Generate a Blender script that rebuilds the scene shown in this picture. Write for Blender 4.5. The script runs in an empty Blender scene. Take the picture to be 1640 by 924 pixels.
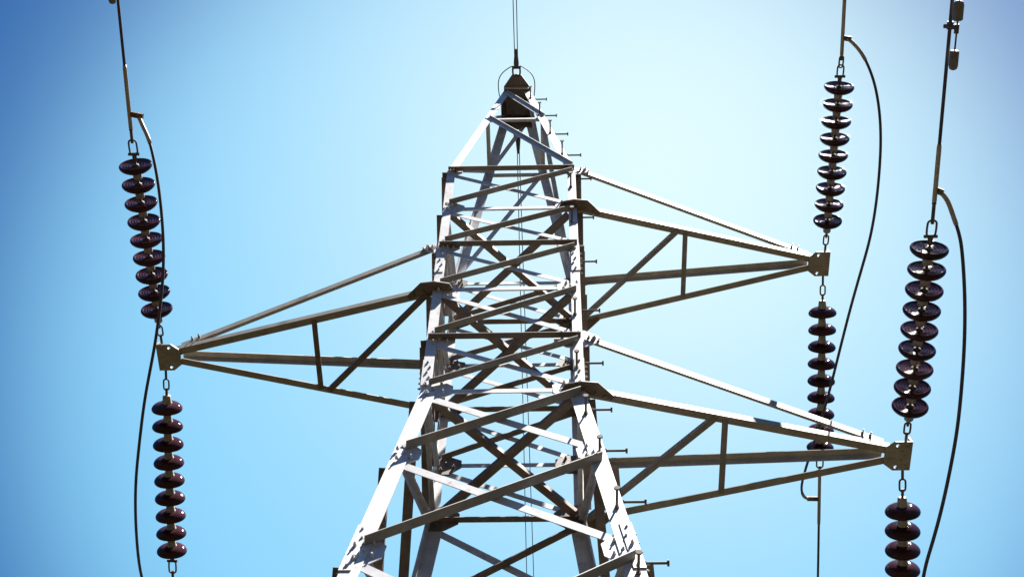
import bpy, bmesh, math, random
from mathutils import Vector, Matrix
random.seed(4)
C = bpy.context.scene
COL = C.collection
V = Vector

# ------------------------------------------------------------------ camera
GZ = 10.381                                   # height of the tower waist above the ground
CAMZ = 1.65
cam = bpy.data.cameras.new('camera')
camo = bpy.data.objects.new('camera', cam)
COL.objects.link(camo)
pitch, yaw, roll = 1.0855662, -0.0539227, 0.0339088
cp, sp_, cy, sy = math.cos(pitch), math.sin(pitch), math.cos(yaw), math.sin(yaw)
fw = V((sy*cp, cy*cp, sp_)); r0 = V((cy, -sy, 0)); u0 = r0.cross(fw)
rt = r0*math.cos(roll) + u0*math.sin(roll); up = u0*math.cos(roll) - r0*math.sin(roll)
m = Matrix((rt, up, -fw)).transposed().to_4x4()
m.translation = V((0.3383, -6.0310, CAMZ))
camo.matrix_world = m
cam.sensor_width = 36.0
cam.lens = 2237.22/1640*36
cam.clip_start = 0.1
cam.clip_end = 9000
C.camera = camo

# ------------------------------------------------------------------ sky and sun
SUN = V((0.30, -0.185, 0.94)).normalized()
elev = math.asin(SUN.z); azim = math.atan2(SUN.x, SUN.y)
w = bpy.data.worlds.new('World'); C.world = w; w.use_nodes = True
nt = w.node_tree; N = nt.nodes; L = nt.links
bg = N['Background']; bg.inputs['Strength'].default_value = 0.05
sky = N.new('ShaderNodeTexSky'); sky.sky_type = 'NISHITA'; sky.sun_disc = False
sky.sun_elevation = elev; sky.sun_rotation = azim
sky.air_density = 1.0; sky.dust_density = 0.6; sky.ozone_density = 1.0; sky.altitude = 200
# lens glow and vignette painted into the sky colour as two soft lobes
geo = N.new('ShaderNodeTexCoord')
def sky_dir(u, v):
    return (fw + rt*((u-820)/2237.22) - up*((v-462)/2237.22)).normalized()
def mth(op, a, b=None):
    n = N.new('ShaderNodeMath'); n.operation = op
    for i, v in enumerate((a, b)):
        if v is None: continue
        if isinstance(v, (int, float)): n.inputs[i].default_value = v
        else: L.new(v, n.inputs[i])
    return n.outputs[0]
def painted_glow(prev, direction, colour, blend, reach, soft):
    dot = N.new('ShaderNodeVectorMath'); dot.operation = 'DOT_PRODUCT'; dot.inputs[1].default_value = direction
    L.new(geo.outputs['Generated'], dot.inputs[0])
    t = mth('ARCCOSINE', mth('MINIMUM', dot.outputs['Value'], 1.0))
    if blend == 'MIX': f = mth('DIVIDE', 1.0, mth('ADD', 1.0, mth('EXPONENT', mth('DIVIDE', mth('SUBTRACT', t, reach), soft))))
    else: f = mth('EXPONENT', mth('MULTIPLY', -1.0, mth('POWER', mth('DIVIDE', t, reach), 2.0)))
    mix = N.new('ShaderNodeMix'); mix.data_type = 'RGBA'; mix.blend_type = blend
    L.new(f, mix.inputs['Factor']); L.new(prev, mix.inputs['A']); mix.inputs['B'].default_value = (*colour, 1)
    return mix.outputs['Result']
tint = N.new('ShaderNodeMix'); tint.data_type = 'RGBA'; tint.blend_type = 'MULTIPLY'
tint.inputs['Factor'].default_value = 1.0
L.new(sky.outputs[0], tint.inputs['A']); tint.inputs['B'].default_value = (.075, .30, .535, 1)
out = painted_glow(tint.outputs['Result'], sky_dir(880, 600), (1.0, 2.58, 3.85), 'MIX', .360, .033)
out = painted_glow(out, sky_dir(1057, 260), (1.92, 1.16, .12), 'ADD', .25, 0)
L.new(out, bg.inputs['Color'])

sun = bpy.data.lights.new('sun', 'SUN'); sun.energy = 5.0; sun.angle = math.radians(0.53); sun.color = (1, 0.95, 0.88)
suno = bpy.data.objects.new('sun', sun); COL.objects.link(suno)
suno.rotation_euler = (-SUN).to_track_quat('-Z', 'Y').to_euler()
suno.location = SUN*60
C.view_settings.view_transform = 'Standard'; C.view_settings.look = 'None'
C.view_settings.gamma = 1.0; C.view_settings.use_curve_mapping = False
C.view_settings.exposure = 2.4

# ------------------------------------------------------------------ materials
def mat(name, c1, c2, rough=.6, metal=0.0, scale=6.0, bump=0.0, spots=None, spot_amt=.62, coat=0.0, spec=.5, stretch=None):
    mt = bpy.data.materials.new(name); mt.use_nodes = True
    n = mt.node_tree.nodes; l = mt.node_tree.links; b = n['Principled BSDF']
    tc = n.new('ShaderNodeTexCoord'); vec = tc.outputs['Object']
    if stretch:
        mp = n.new('ShaderNodeMapping'); mp.inputs['Scale'].default_value = stretch
        l.new(vec, mp.inputs['Vector']); vec = mp.outputs['Vector']
    nz = n.new('ShaderNodeTexNoise'); nz.inputs['Scale'].default_value = scale; nz.inputs['Detail'].default_value = 6
    nz.inputs['Roughness'].default_value = .65
    l.new(vec, nz.inputs['Vector'])
    cr = n.new('ShaderNodeValToRGB'); cr.color_ramp.elements[0].position = .3; cr.color_ramp.elements[1].position = .7
    cr.color_ramp.elements[0].color = (*c1, 1); cr.color_ramp.elements[1].color = (*c2, 1)
    l.new(nz.outputs['Fac'], cr.inputs[0]); out = cr.outputs[0]
    if spots:
        n2 = n.new('ShaderNodeTexNoise'); n2.inputs['Scale'].default_value = scale*1.7; n2.inputs['Detail'].default_value = 8
        n2.inputs['Roughness'].default_value = .75
        l.new(tc.outputs['Object'], n2.inputs['Vector'])
        c3 = n.new('ShaderNodeValToRGB'); c3.color_ramp.elements[0].position = spot_amt-.05; c3.color_ramp.elements[1].position = spot_amt+.12
        l.new(n2.outputs['Fac'], c3.inputs[0])
        mx = n.new('ShaderNodeMix'); mx.data_type = 'RGBA'
        l.new(c3.outputs[0], mx.inputs['Factor']); l.new(out, mx.inputs['A']); mx.inputs['B'].default_value = (*spots, 1)
        out = mx.outputs['Result']
    l.new(out, b.inputs['Base Color'])
    b.inputs['Roughness'].default_value = rough; b.inputs['Metallic'].default_value = metal
    b.inputs['Specular IOR Level'].default_value = spec
    b.inputs['Coat Weight'].default_value = coat; b.inputs['Coat Roughness'].default_value = .06
    if bump:
        bp = n.new('ShaderNodeBump'); bp.inputs['Strength'].default_value = bump; bp.inputs['Distance'].default_value = .004
        l.new(nz.outputs['Fac'], bp.inputs['Height']); l.new(bp.outputs[0], b.inputs['Normal'])
    return mt
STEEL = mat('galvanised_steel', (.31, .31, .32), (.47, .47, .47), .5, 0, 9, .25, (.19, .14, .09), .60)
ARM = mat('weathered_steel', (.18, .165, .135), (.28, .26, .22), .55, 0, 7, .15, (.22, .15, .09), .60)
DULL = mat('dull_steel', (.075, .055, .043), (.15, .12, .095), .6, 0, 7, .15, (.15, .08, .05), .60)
CAPM = mat('galvanised_cap', (.20, .18, .14), (.30, .275, .225), .5, 0, 25, .1)
HARD = mat('forged_fitting', (.06, .05, .045), (.11, .095, .085), .75, 0, 30, .1, spec=.25)
GLAZE = mat('brown_glaze', (.022, .009, .012), (.038, .015, .018), .055, 0, 9, 0, spec=.13)
_n = GLAZE.node_tree.nodes; _l = GLAZE.node_tree.links; _b = _n['Principled BSDF']       # each disc was fired a little differently
_oi = _n.new('ShaderNodeObjectInfo'); _mr = _n.new('ShaderNodeMapRange'); _mr.inputs['To Min'].default_value = .7; _mr.inputs['To Max'].default_value = 1.35
_l.new(_oi.outputs['Random'], _mr.inputs['Value'])
_hs = _n.new('ShaderNodeHueSaturation'); _src = _b.inputs['Base Color'].links[0].from_socket
_l.new(_src, _hs.inputs['Color']); _l.new(_mr.outputs[0], _hs.inputs['Value']); _l.new(_hs.outputs[0], _b.inputs['Base Color'])
ALU = mat('aluminium_sleeve', (.26, .215, .155), (.36, .305, .225), .45, .3, 20, .05)
CABLE = mat('stranded_cable', (.026, .019, .025), (.042, .032, .038), .5, 0, 12, 0)
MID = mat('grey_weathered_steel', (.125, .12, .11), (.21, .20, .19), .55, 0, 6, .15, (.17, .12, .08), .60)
WEIGHT = mat('damper_weight', (.10, .09, .075), (.16, .145, .12), .6, 0, 20, .1)
CONC = mat('footing_concrete', (.25, .24, .22), (.36, .35, .33), .9, 0, 4, .3)
GRASS = mat('meadow_ground', (.011, .009, .004), (.024, .018, .0075), .95, 0, .35, .3, (.036, .026, .012), .6, spec=.1)

# ------------------------------------------------------------------ helpers
def obj(name, bm, mt, parent=None, smooth=False):
    bmesh.ops.recalc_face_normals(bm, faces=bm.faces)
    me = bpy.data.meshes.new(name); bm.to_mesh(me); bm.free()
    if smooth:
        for p in me.polygons: p.use_smooth = True
    me.materials.append(mt)
    o = bpy.data.objects.new(name, me); COL.objects.link(o)
    if parent: o.parent = parent
    return o
def empty(name, loc=(0, 0, 0), parent=None):
    o = bpy.data.objects.new(name, None); COL.objects.link(o); o.location = loc; o.empty_display_size = .2
    if parent: o.parent = parent
    return o
def tag(o, label, cat, group=None):
    o['label'] = label; o['category'] = cat
    if group: o['group'] = group
    return o
def loft(bm, rings):
    R = [[bm.verts.new(p) for p in ring] for ring in rings]
    n = len(R[0])
    for a, b in zip(R, R[1:]):
        for i in range(n):
            bm.faces.new((a[i], a[(i+1) % n], b[(i+1) % n], b[i]))
    bm.faces.new(R[0]); bm.faces.new(R[-1])
def angle(bm, p0, p1, n, out=1, low=True, wd=.06, d=.05, t=.007, off=0.0, ext=0.0):
    """rolled angle bar from p0 to p1, one flange lying in the plane with normal n, the other standing out of it"""
    p0, p1 = V(p0), V(p1); a = (p1-p0).normalized(); p0 = p0-a*ext; p1 = p1+a*ext
    n = V(n); n = (n-a*n.dot(a)).normalized(); b = n.cross(a).normalized()
    if b.z < 0 or (abs(b.z) < 1e-4 and b.y < 0): b = -b
    s = -1 if low else 1
    h = wd/2
    o2 = off if out < 0 else off+t            # the standing flange leaves from the heel
    prof = [(s*h, off if out > 0 else off+t), (-s*h, off if out > 0 else off+t), (-s*h, off+t if out > 0 else off),
            (s*(h-t), off+t if out > 0 else off), (s*(h-t), off+d if out > 0 else off+t-d), (s*h, off+d if out > 0 else off+t-d)]
    loft(bm, [[p+b*x+n*y for x, y in prof] for p in (p0, p1)])
def tube(bm, pts, r, seg=8, cap=True):
    pts = [V(p) for p in pts]; rings = []
    t0 = (pts[1]-pts[0]).normalized()
    ref = V((1, 0, 0)) if abs(t0.x) < .8 else V((0, 0, 1))
    nx = t0.cross(ref).normalized()
    for i, p in enumerate(pts):
        t = (pts[min(i+1, len(pts)-1)]-pts[max(i-1, 0)]).normalized()
        nx = (nx-t*nx.dot(t)).normalized(); ny = t.cross(nx)
        rr = r[i] if isinstance(r, (list, tuple)) else r
        rings.append([p+nx*rr*math.cos(2*math.pi*k/seg)+ny*rr*math.sin(2*math.pi*k/seg) for k in range(seg)])
    loft(bm, rings)
def plate(bm, poly, n, t):
    """flat plate: polygon of points, thickness t along n"""
    n = V(n).normalized()
    loft(bm, [[V(p) for p in poly], [V(p)+n*t for p in poly]])
def bolt(bm, p, n, r=.014, h=.018, shank=.0):
    n = V(n).normalized(); p = V(p)
    tube(bm, [p, p+n*h], r, 6)
    if shank: tube(bm, [p+n*h, p+n*(h+shank)], r*.55, 6)
def frame_to(d):
    z = V(d).normalized(); x = V((1, 0, 0)); x = (x-z*x.dot(z)).normalized(); y = z.cross(x)
    return Matrix((x, y, z)).transposed().to_4x4()
def lathe(bm, prof, seg=32):
    R = []
    for r, z in prof:
        R.append([bm.verts.new((r*math.cos(2*math.pi*k/seg), r*math.sin(2*math.pi*k/seg), z)) for k in range(seg)])
    for a, b in zip(R, R[1:]):
        for k in range(seg):
            bm.faces.new((a[k], a[(k+1) % seg], b[(k+1) % seg], b[k]))
    bm.faces.new(R[0]); bm.faces.new(R[-1])
def link_ring(bm, c, d, side, L_, W_, r):
    """oval chain link centred at c, long axis d, lying in the plane of d and side"""
    d = V(d).normalized(); side = V(side); side = (side-d*side.dot(d)).normalized(); c = V(c)
    n = 20; pts = []
    for k in range(n):
        a = 2*math.pi*k/n
        x = math.cos(a)*W_/2; yy = math.sin(a)*W_/2 + (1 if math.sin(a) > 1e-6 else -1 if math.sin(a) < -1e-6 else 0)*(L_-W_)/2
        pts.append(c+side*x+d*yy)
    rings = []
    nrm = d.cross(side)
    for k in range(n):
        t = (pts[(k+1) % n]-pts[k-1]).normalized(); nx = nrm; ny = t.cross(nx)
        rings.append([bm.verts.new(pts[k]+nx*r*math.cos(q)+ny*r*math.sin(q)) for q in [2*math.pi*j/8 for j in range(8)]])
    for k in range(n):
        a, b = rings[k], rings[(k+1) % n]
        for j in range(8): bm.faces.new((a[j], a[(j+1) % 8], b[(j+1) % 8], b[j]))

# ------------------------------------------------------------------ ground
bm = bmesh.new()
rings = [0, 4, 9, 18, 40, 90, 200, 500, 1200, 4000]
prev = None
ADDED_HILL = {90: .6, 200: 14, 500: 95, 1200: 240, 4000: 420}          # unseen hills, added to block the bright horizon and darken undersides
for r in rings:
    if r == 0:
        cur = [bm.verts.new((0, 0, 0))]
    else:
        cur = [bm.verts.new((r*math.cos(2*math.pi*k/64), r*math.sin(2*math.pi*k/64),
                             ADDED_HILL.get(r, 0)*(1+.3*math.sin(k*.29)+.2*math.sin(k*.9+1)))) for k in range(64)]
        if len(prev) == 1:
            for k in range(64): bm.faces.new((prev[0], cur[k], cur[(k+1) % 64]))
        else:
            for k in range(64): bm.faces.new((prev[k], cur[k], cur[(k+1) % 64], prev[(k+1) % 64]))
    prev = cur
g = obj('ground', bm, GRASS, None, True); g['kind'] = 'structure'; g['label'] = 'dry grassy ground under the pylon'

# ------------------------------------------------------------------ the lattice tower
ZL = dict(T=7.605, P=6.233, A=4.046, B=3.176, C=2.384, D=1.586, E=.762, F=0., G=-.998, H=-2.198, I=-3.75, J=-5.75, K=-8.1)
ZL = {k: z+GZ for k, z in ZL.items()}
WA, WF, WT, SL = .632, .600, .1666, .116
def hw(z):
    if z < GZ: return WF+SL*(GZ-z)
    if z <= ZL['A']: return WF+(WA-WF)*(z-GZ)/(ZL['A']-GZ)
    return WA+(WT-WA)*(z-ZL['A'])/(ZL['T']-ZL['A'])
TOW = empty('transmission_tower', (0, 0, 0))
tag(TOW, 'grey galvanised steel lattice pylon with three crossarms, seen from below against the sky', 'pylon')
def cor(sx, sy, z, inset=0.0):
    h = hw(z); return V((sx*(h-inset), sy*(h-inset), z))
LEGW = {'peak': (.085, .008), 'cage': (.078, .009), 'low': (.118, .011)}
for sx, sy in ((-1, -1), (1, -1), (-1, 1), (1, 1)):
    bm = bmesh.new()
    for key, zs in (('peak', (ZL['T']+.03, ZL['A']-.02)), ('cage', (ZL['A']-.02, GZ-.03)), ('low', (GZ-.03, -.3))):
        wd, t = LEGW[key]; rings = []
        for z in zs:
            h = hw(z); x, y = sx*h, sy*h
            rings.append([V((x-sx*a, y-sy*b, z)) for a, b in ((0, 0), (wd, 0), (wd, t), (t, t), (t, wd), (0, wd))])
        loft(bm, rings)
    # splice covers bolted along the leg
    for za, zb in ((ZL['C']-.06, ZL['C']-.52), (ZL['F']+.42, ZL['F']+.06), (ZL['H']+.30, ZL['H']-.2)):
        rings = []
        wd, t = .074, .008
        for z in (za, zb):
            h = hw(z)+t*.98; x, y = sx*h, sy*h
            rings.append([V((x-sx*a, y-sy*b, z)) for a, b in ((0, 0), (wd, 0), (wd, t), (t, t), (t, wd), (0, wd))])
        loft(bm, rings)
        nb = 5
        for i in range(nb):
            z = za+(zb-za)*(i+.5)/nb; h = hw(z)+.008
            bolt(bm, (sx*(h-.045-(.012 if i % 2 else -.008)), sy*h, z), (0, sy, 0), .010, .009, .004)
            bolt(bm, (sx*h, sy*(h-.045), z-.02), (sx, 0, 0), .011, .014, .010)
    obj('leg', bm, STEEL, TOW)
    bm = bmesh.new(); bx, by = sx*hw(0), sy*hw(0)
    q = [(-.35, -.35), (.35, -.35), (.35, .35), (-.35, .35)]
    loft(bm, [[V((bx+a, by+b, -.3)) for a, b in q], [V((bx+a, by+b, .22)) for a, b in q], [V((bx+a*.86, by+b*.86, .28)) for a, b in q]])
    obj('footing', bm, CONC, TOW)

FACES = [('front', V((0, -1, 0)), V((1, 0, 0))), ('back', V((0, 1, 0)), V((1, 0, 0))),
         ('near', V((-1, 0, 0)), V((0, 1, 0))), ('far', V((1, 0, 0)), V((0, 1, 0)))]
def fpt(face, s, z, inset):
    """point on a face: s = -1/+1 along the face"""
    name, n, t = face; h = hw(z)
    return n*h + t*(s*(h-inset)) + V((0, 0, z))
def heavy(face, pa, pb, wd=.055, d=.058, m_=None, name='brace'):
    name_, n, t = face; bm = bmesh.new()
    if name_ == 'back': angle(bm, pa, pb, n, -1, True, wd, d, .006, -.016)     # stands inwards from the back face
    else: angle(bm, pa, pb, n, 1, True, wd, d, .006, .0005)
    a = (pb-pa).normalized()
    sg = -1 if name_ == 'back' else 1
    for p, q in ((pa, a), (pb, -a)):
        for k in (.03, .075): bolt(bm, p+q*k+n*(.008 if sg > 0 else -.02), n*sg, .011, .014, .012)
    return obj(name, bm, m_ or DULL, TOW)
def light(face, pa, pb, wd=.055, d=.036, m_=None, name='brace'):
    name_, n, t = face; bm = bmesh.new()
    if name_ == 'back': angle(bm, pa, pb, n, 1, False, wd, d, .006, .0005)
    else: angle(bm, pa, pb, n, -1, False, wd, d, .006, -.018)
    return obj(name, bm, m_ or STEEL, TOW)
seq = 'ABCDEFGHIJK'
for face in FACES:
    fn = face[0]
    for i, lv in enumerate(seq):                                   # X bracing panel below each level
        z1 = ZL[lv]; z0 = ZL[seq[i+1]] if i+1 < len(seq) else .35
        gap = .085 if z1 > GZ+.1 else .10
        sa = -1 if fn in ('front', 'back') else 1
        ins = .045 if z1 > GZ+.1 else .06
        big = z1 < GZ+.1
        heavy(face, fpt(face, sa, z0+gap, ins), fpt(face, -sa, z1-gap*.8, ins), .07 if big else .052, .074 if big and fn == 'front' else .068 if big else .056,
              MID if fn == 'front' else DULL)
        light(face, fpt(face, sa, z1-gap, ins), fpt(face, -sa, z0+gap*.8, ins), .066 if big else .055, .045 if big else .034)
    for lv in 'ABCDEF':                                            # horizontals
        z = ZL[lv]; a, b = fpt(face, -1, z, .01), fpt(face, 1, z, .01)
        hv = (lv in 'ACE') if fn != 'back' else (lv in 'BDF')
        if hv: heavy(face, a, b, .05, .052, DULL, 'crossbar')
        else: light(face, a, b, .05, .036, STEEL, 'crossbar')
    # peak: zig-zag of single diagonals
    z = ZL['P']
    light(face, fpt(face, -1, z, .0), fpt(face, 1, z, .0), .034, .045, STEEL, 'crossbar')
    s = {'front': -1, 'back': 1, 'near': 1, 'far': -1}[fn]
    for za, zb in ((ZL['T']-.06, ZL['P']+.06), (ZL['P']+.02, ZL['A']+.14)):
        pa, pb = fpt(face, s, za, .03), fpt(face, -s, zb, .03)
        if fn == 'front':
            bm = bmesh.new(); angle(bm, pa, pb, face[1], 1, False, .062, .03, .007, .001); obj('brace', bm, STEEL, TOW)
        else:
            light(face, pa, pb, .055, .045, STEEL)
# plan bracing, an X across the tower at each bottom-chord level
for lv in 'BDF':
    z = ZL[lv]
    for k, sx in enumerate((-1, 1)):
        bm = bmesh.new()
        angle(bm, cor(sx, -1, z-.03-.02*k, .07), cor(-sx, 1, z-.03-.02*k, .07), (0, 0, 1), 1, True, .062, .05, .006, 0)
        obj('plan_brace', bm, DULL, TOW)
# gusset plates at the nodes
def gusset(face, s, z, up_, dn, inn, outx=0.0, m_=STEEL, off=-.018, nb=5):
    name_, n, t = face; h = hw(z); bm = bmesh.new()
    sl = (hw(z-.1)-hw(z+.1))/.2
    def P(along, dz):                                              # along: + goes inwards from the corner
        hh = h-sl*dz
        return n*(hh+off) + t*(s*(hh-along)) + V((0, 0, z+dz))
    poly = [P(-outx if outx else .012, -dn*.55), P(.012 if not outx else -.02, -dn), P(inn*.55, -dn), P(inn, -dn*.35), P(inn, up_*.45), P(inn*.55, up_),
            P(.012 if not outx else -.02, up_), P(-outx if outx else .012, up_*.1)]
    plate(bm, poly, n, .009)
    sg = 1 if name_ != 'back' else -1
    for k in range(nb):
        al = .02+(inn-.05)*((k*.618+.2) % 1); dz = (-dn*.7)+(up_+dn)*.75*((k+.3)/nb)
        p = P(al, dz)+n*(.009-off+.001 if al < .075 and sg > 0 else (.009 if sg > 0 else 0))
        bolt(bm, p, n*sg, .0125, .016, .014)
    if outx:
        for k in (.4, .75): bolt(bm, P(-outx*k, -dn*.18)+n*(.009), n, .013, .018, .016)
    return obj('gusset_plate', bm, m_, TOW)
for face in FACES[:2]:
    fr = face[0] == 'front'
    for lv, inn, upp, dn in (('A', .12, .05, .13), ('B', .17, .12, .10), ('C', .16, .05, .13), ('D', .16, .12, .10), ('E', .19, .10, .15), ('F', .20, .16, .12), ('G', .16, .17, .12), ('H', .18, .18, .14)):
        for s in (-1, 1):
            outx = .13 if (lv, s) in (('A', 1), ('C', -1), ('E', 1)) else 0
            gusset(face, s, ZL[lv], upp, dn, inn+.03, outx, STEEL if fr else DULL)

# crossarms
ARMS = {}
def crossarm(lv, lt, s, tipx):
    z = ZL[lv]; zt = ZL[lt]; h = hw(z); ht = hw(zt)
    A = empty('crossarm', (s*h, 0, z), TOW); off = V((s*h, 0, z))
    def sub(name, bm, mt=ARM):
        bmesh.ops.translate(bm, verts=bm.verts, vec=-off); return obj(name, bm, mt, A)
    tin = V((tipx-s*.09, 0, z))
    for y in (-1, 1):
        p0 = V((s*(h-.02), y*(h+.004), z)); p1 = V((tipx-s*.06, y*.062, z))
        a = (p1-p0).normalized(); n = V((-a.y, a.x, 0)); n = n if n.y*y > 0 else -n
        bm = bmesh.new(); angle(bm, p0, p1, n, -1, True, .06, .062, .007, 0); sub('chord', bm)
        p0 = V((s*(ht+.02), y*(ht-.002), zt-.03)); p1 = V((tipx-s*.10, y*.058, z+.055))
        a = (p1-p0).normalized(); n = V((-a.y, a.x, 0)); n = n if n.y*y > 0 else -n
        bm = bmesh.new(); angle(bm, p0, p1, n, -1, False, .070, .058, .007, .003)
        if y < 0:
            for k in (.06, .11): bolt(bm, p0+a*k+n*.009, n, .012, .018, .018)
            for k in (.10, .16): bolt(bm, p1-a*k+n*.009+V((0, 0, .012)), n, .012, .018, .018)
        sub('tie', bm)
    # strut and diagonal between the two bottom chords
    def chord_pt(f, y): return V((s*(h-.02), y*(h), z-.022)).lerp(V((tipx-s*.06, y*.062, z-.022)), f)
    fs = .46
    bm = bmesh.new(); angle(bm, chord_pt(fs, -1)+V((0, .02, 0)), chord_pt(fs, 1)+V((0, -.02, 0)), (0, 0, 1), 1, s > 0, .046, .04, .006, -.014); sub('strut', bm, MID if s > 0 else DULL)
    bm = bmesh.new()
    if s > 0: pa, pb = chord_pt(.02, 1), chord_pt(fs-.032, -1)
    else: pa, pb = chord_pt(.03, -1), chord_pt(fs-.032, 1)
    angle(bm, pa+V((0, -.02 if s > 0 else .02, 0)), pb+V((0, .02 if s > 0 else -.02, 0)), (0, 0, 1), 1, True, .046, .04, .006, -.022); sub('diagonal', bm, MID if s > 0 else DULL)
    # root plates wrapping the leg
    for y in (-1, 1):
        bm = bmesh.new(); x0 = s*h
        e = .085
        poly = [(x0-s*.17, y*(h+.0)), (x0-s*.14, y*(h+e*.75)), (x0-s*.02, y*(h+e)), (x0+s*.10, y*(h+e*.85)), (x0+s*.22, y*(h-.05)), (x0+s*.20, y*(h-.085)), (x0+s*.04, y*(h-.03)), (x0-s*.02, y*(h-.02))]
        plate(bm, [V((a, b, z-.042)) for a, b in poly], (0, 0, 1), .009)
        for k in range(5):
            bolt(bm, (x0-s*(.13-.07*k), y*(h+.03-(.012*k*k if k > 2 else 0)*.4), z-.042), (0, 0, -1), .012, .014)
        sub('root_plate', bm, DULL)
    # tip plate with two open holes
    bm = bmesh.new()
    xo, xi = tipx+s*.095, tipx-s*.105
    poly = [(xo, -.128), (xo, .128), (tipx-s*.035, .128), (xi, .07), (xi, -.07), (tipx-s*.035, -.128)]
    z0 = z-.046; loops = []
    vs = [bm.verts.new((a, b, z0)) for a, b in poly]
    ed = [bm.edges.new((vs[i], vs[(i+1) % 6])) for i in range(6)]
    for y in (-1, 1):
        hv = [bm.verts.new((tipx-s*.015+.013*math.cos(k*math.pi/6), y*.095+.013*math.sin(k*math.pi/6), z0)) for k in range(12)]
        ed += [bm.edges.new((hv[i], hv[(i+1) % 12])) for i in range(12)]
    bmesh.ops.triangle_fill(bm, use_beauty=True, use_dissolve=False, edges=ed)
    ex = bmesh.ops.extrude_face_region(bm, geom=list(bm.faces))
    bmesh.ops.translate(bm, verts=[e for e in ex['geom'] if isinstance(e, bmesh.types.BMVert)], vec=(0, 0, .012))
    for a, b in ((-.07, .03), (-.07, -.03), (-.03, .035), (-.03, -.035), (.02, .04), (.02, -.04), (.05, .0), (.06, .085), (.06, -.085)):
        bolt(bm, (tipx+s*a, b, z0), (0, 0, -1), .010, .007)
    sub('tip_plate', bm)
    bm = bmesh.new()
    poly = [(xo, -.128), (xo, .128), (tipx-s*.035, .110), (xi, .06), (xi, -.06), (tipx-s*.035, -.110)]
    plate(bm, [V((xo-s*.004, -.126, z-.03)), V((xo-s*.004, .126, z-.03)), V((xo-s*.004, .11, z+.045)), V((xo-s*.004, -.11, z+.045))], (-s, 0, 0), .01)
    sub('end_plate', bm)
    return A
TX = {'L': -2.914, 'U': 2.92, 'W': 2.9432}
crossarm('D', 'C', -1, TX['L']); crossarm('B', 'A', 1, TX['U']); crossarm('F', 'E', 1, TX['W'])

# cap of the peak
zt = ZL['T']
bm = bmesh.new(); hT = WT+.012
poly = [(0, -.385), (.055, -.375), (hT-.02, -.225), (hT-.005, hT), (.06, .33), (0, .34), (-.06, .33), (-hT+.005, hT), (-hT+.02, -.225), (-.055, -.375)]
plate(bm, [V((a, b, zt+.012)) for a, b in poly], (0, 0, 1), .014)
obj('peak_plate', bm, DULL, TOW)
bm = bmesh.new()
loft(bm, [[V((-hT+.03, y, z)) for y, z in ((-.222, zt-.045), (-.212, zt-.045), (-.212, zt+.010), (-.222, zt+.010))],
          [V((hT-.03, y, z)) for y, z in ((-.222, zt-.045), (-.212, zt-.045), (-.212, zt+.010), (-.222, zt+.010))]])
obj('peak_lip', bm, STEEL, TOW)
for n, t in ((V((0, 1, 0)), V((1, 0, 0))), (V((-1, 0, 0)), V((0, 1, 0))), (V((1, 0, 0)), V((0, 1, 0)))):
    bm = bmesh.new(); zb = zt-.30
    P = lambda s, z: n*(hw(z)-.022)+t*(s*(hw(z)-.02))+V((0, 0, z))
    plate(bm, [P(-1, zb), P(1, zb), P(1, zt+.008), P(-1, zt+.008)], n, .008)
    obj('peak_plate', bm, DULL, TOW)
# step bolts up one leg: pairs on the two outer flanges
def step_bolt(z, along_x):
    h = hw(z); bm = bmesh.new(); L_ = .145
    if along_x: p = V((h, -h+.03, z)); n = V((1, 0, 0))
    else: p = V((h-.05, -h, z)); n = V((0, -1, 0))
    tube(bm, [p-n*.02, p+n*L_], .0085, 8); tube(bm, [p+n*L_, p+n*(L_+.012)], .02, 8); tube(bm, [p+n*.001, p+n*.016], .017, 6)
    obj('step_bolt', bm, HARD, TOW)
for dz in (7.27, 6.42, 5.55, 4.66):
    step_bolt(GZ+dz, True); step_bolt(GZ+dz-.07, False)
for k, dz in enumerate((3.86, 2.98, 2.09, 1.22, .40, -.30, -.92, -1.60, -2.30)):
    step_bolt(GZ+dz, True)
for dz in (3.60, 2.82, 1.10, .28, -.42, -1.04, -1.72, -2.45):
    step_bolt(GZ+dz, False)
z = GZ-2.95
while z > 3.0:
    step_bolt(z, True); step_bolt(z-.3, False); z -= .65

# ------------------------------------------------------------------ insulator strings
def disc_meshes():
    bm = bmesh.new()
    lathe(bm, [(.030, -.032), (.050, -.033), (.072, -.030), (.094, -.023), (.112, -.012), (.124, .000), (.131, .011), (.1335, .021), (.132, .030), (.1275, .037), (.121, .0395),
               (.114, .037), (.109, .031), (.104, .028), (.099, .029), (.096, .032), (.092, .032), (.088, .028), (.082, .026), (.077, .028), (.074, .031), (.070, .031),
               (.066, .027), (.060, .025), (.056, .027), (.053, .029), (.049, .028), (.044, .024), (.02, .022)], 40)
    sh = obj('insulator_disc', bm, GLAZE, None, True)
    bm = bmesh.new()
    lathe(bm, [(.012, -.098), (.027, -.098), (.034, -.090), (.036, -.062), (.041, -.038), (.046, -.0305), (.046, -.024), (.03, -.022)], 24)
    cp_ = obj('cap', bm, CAPM, sh, True)
    bm = bmesh.new()
    lathe(bm, [(.028, .016), (.027, .030), (.016, .036), (.011, .038), (.011, .066), (.016, .068), (.016, .076), (.008, .078)], 16)
    pn = obj('pin', bm, HARD, sh, True)
    return sh, cp_, pn
PROTO = disc_meshes(); used = [False]
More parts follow.
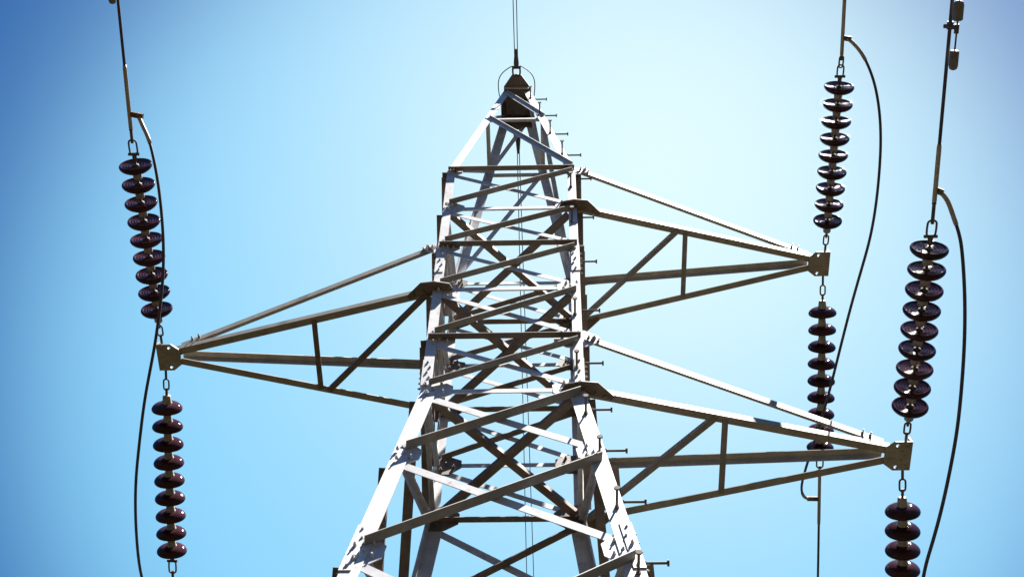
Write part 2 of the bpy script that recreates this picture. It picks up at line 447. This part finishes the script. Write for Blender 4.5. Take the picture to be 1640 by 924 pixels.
def string(origin, d, a, sp, label, end_link=1, n=9):
    d = V(d).normalized(); o = V(origin); M = frame_to(d)
    root = empty('insulator_string', o); tag(root, label, 'insulator string', 'insulator strings anchoring the conductors to the crossarm tips')
    xx = M.col[0].to_3d(); yy = M.col[1].to_3d()
    # fitting at the crossarm: eye rod, chain link, ball rod
    bm = bmesh.new()
    s1 = a-.098
    tube(bm, [d*-.03, d*(s1*.42)], .011, 8)
    tube(bm, [d*(s1*.72), d*(s1+.012)], [.010, .013], 8)
    obj('eye_rod', bm, HARD, root, False)
    bm = bmesh.new(); link_ring(bm, d*(s1*.60), d, xx, .100, .046, .0075); obj('chain_link', bm, HARD, root, True)
    for i in range(n):
        if not used[0]: sh = PROTO[0]; used[0] = True
        else:
            sh = PROTO[0].copy(); COL.objects.link(sh)
            for ch in PROTO[1:]:
                c = ch.copy(); COL.objects.link(c); c.parent = sh
        sh.parent = root
        Mi = M @ Matrix.Rotation(random.uniform(-.03, .03), 4, 'X') @ Matrix.Rotation(random.uniform(-.03, .03), 4, 'Y') @ Matrix.Rotation(random.uniform(0, 6), 4, 'Z'); Mi.translation = d*(a+sp*i); sh.matrix_local = Mi
        sc = sp/.162
        for ch in sh.children: ch.scale = (1, 1, sc if ch.name.startswith('cap') else max(1.0, sc))
    e = a+sp*(n-1)+.075
    bm = bmesh.new()
    tube(bm, [d*(e-.01), d*(e+.045)], [.017, .02], 8)
    tube(bm, [d*(e+.045)-xx*.046, d*(e+.045)+xx*.046], .013, 8)
    obj('clevis', bm, HARD, root)
    bm = bmesh.new()
    if end_link == 2:
        link_ring(bm, d*(e+.095), d, xx, .115, .056, .0075); link_ring(bm, d*(e+.180), d, yy*.55+xx, .105, .046, .0075); e2 = e+.215
    else:
        link_ring(bm, d*(e+.105), d, xx, .125, .064, .0078); e2 = e+.160
    obj('shackle', bm, HARD, root, True)
    return o+d*e2
def dvec(th, ph, sg): return V((math.sin(ph)*math.cos(th), sg*math.cos(ph)*math.cos(th), -math.sin(th)))
ST = {'L': (ZL['D'], TX['L']-.05), 'U': (ZL['B'], TX['U']+.05), 'W': (ZL['F'], TX['W']+.05)}
O = {(k, y): V((ST[k][1], y*.12, ST[k][0]-.01)) for k in ST for y in (-1, 1)}
Dv = {('L', -1): dvec(-.03, .0042, -1), ('L', 1): dvec(.2, -.0591, 1), ('U', -1): dvec(-.03, .0031, -1), ('U', 1): dvec(.2, .0265, 1),
      ('W', -1): dvec(-.03, .0031, -1), ('W', 1): dvec(.2, .0587, 1)}
ASP = {('L', -1): (.3042, .1619), ('L', 1): (.3575, .1708), ('U', -1): (.2895, .1624), ('U', 1): (.3733, .1738), ('W', -1): (.2677, .1585), ('W', 1): (.3502, .1631)}
WHERE = {'L': 'the lone left crossarm', 'U': 'the upper right crossarm', 'W': 'the lower right crossarm'}
LOOK = {-1: 'brown insulator string, ribbed disc undersides showing, above the tip of ', 1: 'brown insulator string, smooth disc tops showing, below the tip of '}
END = {}
for k in 'LUW':
    for y in (-1, 1):
        END[k, y] = string(O[k, y], Dv[k, y], *ASP[k, y], LOOK[y]+WHERE[k], 2 if (k, y) == ('U', -1) else 1)

# ------------------------------------------------------------------ conductors
def span(p, d, sag, length=160.0, n=60):
    """points of a hanging cable leaving p along d"""
    d = V(d).normalized(); out = []
    for i in range(n+1):
        s = length*(i/n)**2.2
        out.append(V(p)+d*s+V((0, 0, sag*s*s)))
    return out
# direction of each conductor beyond its string (the line keeps on almost straight)
CD = {('L', -1): dvec(-.03, .048, -1), ('U', -1): dvec(-.03, -.03, -1), ('W', -1): dvec(-.03, -.026, -1),
      ('L', 1): dvec(.2, -.0591, 1), ('U', 1): dvec(.2, .0265, 1), ('W', 1): dvec(.2, .0587, 1)}
SLEEVE = {('L', -1): (.10, .62), ('U', -1): (.02, 1.6), ('W', -1): (.14, .56), ('L', 1): (.1, .6), ('U', 1): (.06, .62), ('W', 1): (.1, .6)}
for k in 'LUW':
    for y in (-1, 1):
        p = END[k, y]; d = CD[k, y].normalized()
        root = empty('power_line', p)
        tag(root, ('dark conductor with pale sleeve running up from insulators above ' if y < 0 else 'dark conductor running down and away from insulators below ')+WHERE[k], 'power line', 'conductors of the line')
        pts = [q-p for q in span(p, d, .0006)]
        s0, s1 = SLEEVE[k, y]
        bm = bmesh.new(); tube(bm, [d*-.02, d*(s0+.02)], .0125, 10); tube(bm, [d*(s0-.012), d*s0], .016, 10); obj('steel_rod', bm, HARD, root, False)
        bm = bmesh.new(); tube(bm, [d*s0, d*(s0+.01), d*(s1-.03), d*s1], [.014, .0165, .0165, .0145], 12); obj('dead_end_sleeve', bm, ALU, root, True)
        bm = bmesh.new()
        cpts = [d*(s1-.02), d*(s1+.4)]+[q for q in pts if q.length > s1+.5]
        tube(bm, cpts, .0118, 10); obj('cable', bm, CABLE, root, True)

# ------------------------------------------------------------------ jumper loops
JP = {
 'L': [(-2.884, -2.177, 1.647), (-2.836, -2.09, 1.582), (-2.776, -1.99, 1.501), (-2.71, -1.755, 1.336), (-2.673, -1.504, 1.177), (-2.66, -1.27, 1.044), (-2.675, -1.008, .911), (-2.741, -.643, .764), (-2.802, -.403, .689), (-2.875, -.127, .619), (-2.966, .28, .563), (-3.042, .639, .55), (-3.119, 1.113, .591), (-3.206, 1.726, .743), (-3.21, 2.2, .93), (-3.15, 2.43, 1.06)],
 'U': [(3.002, -2.183, 3.239), (3.075, -2.128, 3.194), (3.151, -2.036, 3.123), (3.217, -1.885, 3.008), (3.253, -1.722, 2.899), (3.267, -1.537, 2.776), (3.261, -1.299, 2.64), (3.226, -.958, 2.472), (3.175, -.653, 2.354), (3.107, -.389, 2.27), (3.029, -.055, 2.198), (2.958, .368, 2.156), (2.908, .767, 2.163), (2.86, 1.219, 2.233), (2.816, 1.702, 2.374), (2.808, 2.066, 2.526), (2.834, 2.269, 2.63), (2.893, 2.399, 2.702), (2.963, 2.413, 2.709)],
 'W': [(3.003, -2.123, .06), (3.067, -2.07, .019), (3.104, -1.971, -.06), (3.136, -1.873, -.132), (3.15, -1.768, -.207), (3.154, -1.539, -.362), (3.145, -1.286, -.512), (3.125, -1.024, -.646), (3.098, -.753, -.768), (3.059, -.489, -.864), (3.011, -.185, -.945), (2.964, .069, -.996), (2.923, .338, -1.026), (2.93, .9, -1.05), (2.98, 1.5, -.97), (3.06, 2.05, -.78), (3.11, 2.4, -.56)]}
def smooth_path(P, n=6):
    out = []
    P = [V(p) for p in P]
    for i in range(len(P)-1):
        p0, p1, p2, p3 = P[max(i-1, 0)], P[i], P[i+1], P[min(i+2, len(P)-1)]
        for j in range(n):
            t = j/n
            out.append(.5*((2*p1)+(p2-p0)*t+(2*p0-5*p1+4*p2-p3)*t*t+(3*p1-p0-3*p2+p3)*t**3))
    out.append(P[-1]); return out
for k in 'LUW':
    P = smooth_path([(x, y, z+GZ) for x, y, z in JP[k]])
    for _ in range(6):
        P = [P[0]]+[(P[i-1]+2*P[i]+P[i+1])/4 for i in range(1, len(P)-1)]+[P[-1]]
    o = P[0].copy(); root = empty('jumper_cable', o)
    tag(root, 'dark slack cable looping under the tip of '+WHERE[k], 'jumper cable', 'jumper loops at the crossarm tips')
    Q = [p-o for p in P]
    acc = 0; cut = 0
    for i in range(1, len(Q)):
        acc += (Q[i]-Q[i-1]).length
        if acc > .27: cut = i; break
    acc = 0; cut2 = len(Q)-2
    for i in range(len(Q)-1, 0, -1):
        acc += (Q[i]-Q[i-1]).length
        if acc > .2: cut2 = i; break
    bm = bmesh.new(); tube(bm, Q[cut-1:cut2+2], .0122, 10); obj('cable', bm, CABLE, root, True)
    for seg, yy in ((Q[:cut+1], -1), (Q[cut2:][::-1], 1)):
        dd = CD[k, yy].normalized(); e0 = END[k, yy]-o
        s = (seg[0]-e0).dot(dd); foot = e0+dd*s
        bm = bmesh.new()
        tube(bm, seg, [.0165]*(len(seg)-1)+[.0145], 10)
        obj('terminal_sleeve', bm, ALU, root, True)
        bm = bmesh.new()
        a = (seg[min(3, len(seg)-1)]-foot).normalized(); b = dd.cross(a).normalized(); c = a.cross(b)
        st = foot; en = foot+(seg[0]-foot)*1.0+a*.05
        ax = (en-st).normalized(); cc = ax.cross(b).normalized()
        loft(bm, [[st+cc*u_+b*v_ for u_, v_ in ((-.022, -.012), (.022, -.012), (.022, .012), (-.022, .012))],
                  [en+cc*u_+b*v_ for u_, v_ in ((-.022, -.012), (.022, -.012), (.022, .012), (-.022, .012))]])
        for f in (.35, .75):
            bolt(bm, st.lerp(en, f)-b*.012, -b, .011, .016); bolt(bm, st.lerp(en, f)+b*.012, b, .011, .016)
        obj('terminal_pad', bm, HARD, root)

# ------------------------------------------------------------------ vibration dampers
def damper(k, s, label):
    d = CD[k, -1].normalized(); p = END[k, -1]+d*s
    root = empty('vibration_damper', p); tag(root, label, 'vibration damper', 'weights clamped on the conductors')
    dn = V((.022 if k == 'W' else -.02, 0, -.075))
    bm = bmesh.new(); tube(bm, [-d*.025, d*.025], .021, 10); tube(bm, [V((0, 0, 0)), dn], .014, 8); tube(bm, [dn-d*.03, dn+d*.03], .016, 8)
    bolt(bm, V((-.028, 0, -.02)), (-1, 0, 0), .014, .018); obj('clamp', bm, HARD, root)
    bm = bmesh.new(); tube(bm, [dn-d*.2, dn-V((0, 0, .006)), dn+d*.2], .006, 8); obj('messenger_wire', bm, HARD, root, True)
    for sg, gap, r in ((-1, .145, .030), (1, .055, .034)):
        q = dn+d*(sg*gap); e = d*sg
        bm = bmesh.new(); tube(bm, [q, q+e*.006, q+e*.10, q+e*.12, q+e*.128], [r*.8, r, r, r*.82, r*.4], 16); obj('weight', bm, WEIGHT, root, True)
damper('W', 3.175-1.80, 'two grey weights on a rod clamped under the conductor of the lower crossarm')
damper('L', 2.98+.40-1.98, 'dark damper weight just showing on the conductor above the lone crossarm')

# ------------------------------------------------------------------ earth wires
def earth_wire(y, label):
    p0 = V((0, -.37, zt+.01)) if y < 0 else V((0, .31, zt+.01))
    root = empty('earth_wire', p0); tag(root, label, 'earth wire', 'earth wires at the peak')
    d = dvec(.02 if y < 0 else .1, 0, y)
    bm = bmesh.new(); link_ring(bm, d*.055+V((0, 0, -.01)), d, (1, 0, 0), .13, .09, .011); tube(bm, [d*-.02+V((0, 0, .03)), d*-.0+V((0, 0, -.05))], .014, 8); obj('shackle', bm, HARD, root, True)
    bm = bmesh.new()
    tube(bm, [d*.10-V((.055, 0, 0)), d*.10+V((.055, 0, 0))], .02, 8)
    tube(bm, [d*.11, d*.16, d*.30, d*.34], [.03, .033, .02, .008], 10)
    obj('clamp', bm, HARD, root)
    for sx in (-1, 1):
        bm = bmesh.new()
        e = (V((sx*.018, 0, 0)) if y < 0 else V((.012*sx, 0, 0)))
        ph = .0035*sx if y < 0 else (.0005 if sx < 0 else .0125)
        dd = dvec(.02 if y < 0 else .1, ph, y)
        pts = [q+e for q in span(d*.25, dd, .0005)]
        tube(bm, pts, .0062, 6); obj('wire', bm, CABLE, root, True)
    if y < 0:
        for sx in (-1, 1):
            a = d*.12+V((sx*.05, 0, 0)); b = V((sx*(WT+.045), .22, -.14))
            bm = bmesh.new()
            pts = []
            for i in range(25):
                t = i/24; q = a.lerp(b, t)+V((sx*.085*math.sin(math.pi*t)*(1-.2*t), -.06*math.sin(math.pi*t), -.05*math.sin(math.pi*t)))
                pts.append(q)
            tube(bm, pts, .006, 6); obj('bonding_lead', bm, HARD, root, True)
earth_wire(-1, 'thin twin earth wires rising straight up from the nose of the peak')
earth_wire(1, 'thin twin earth wires trailing away behind the peak, seen through the lattice')
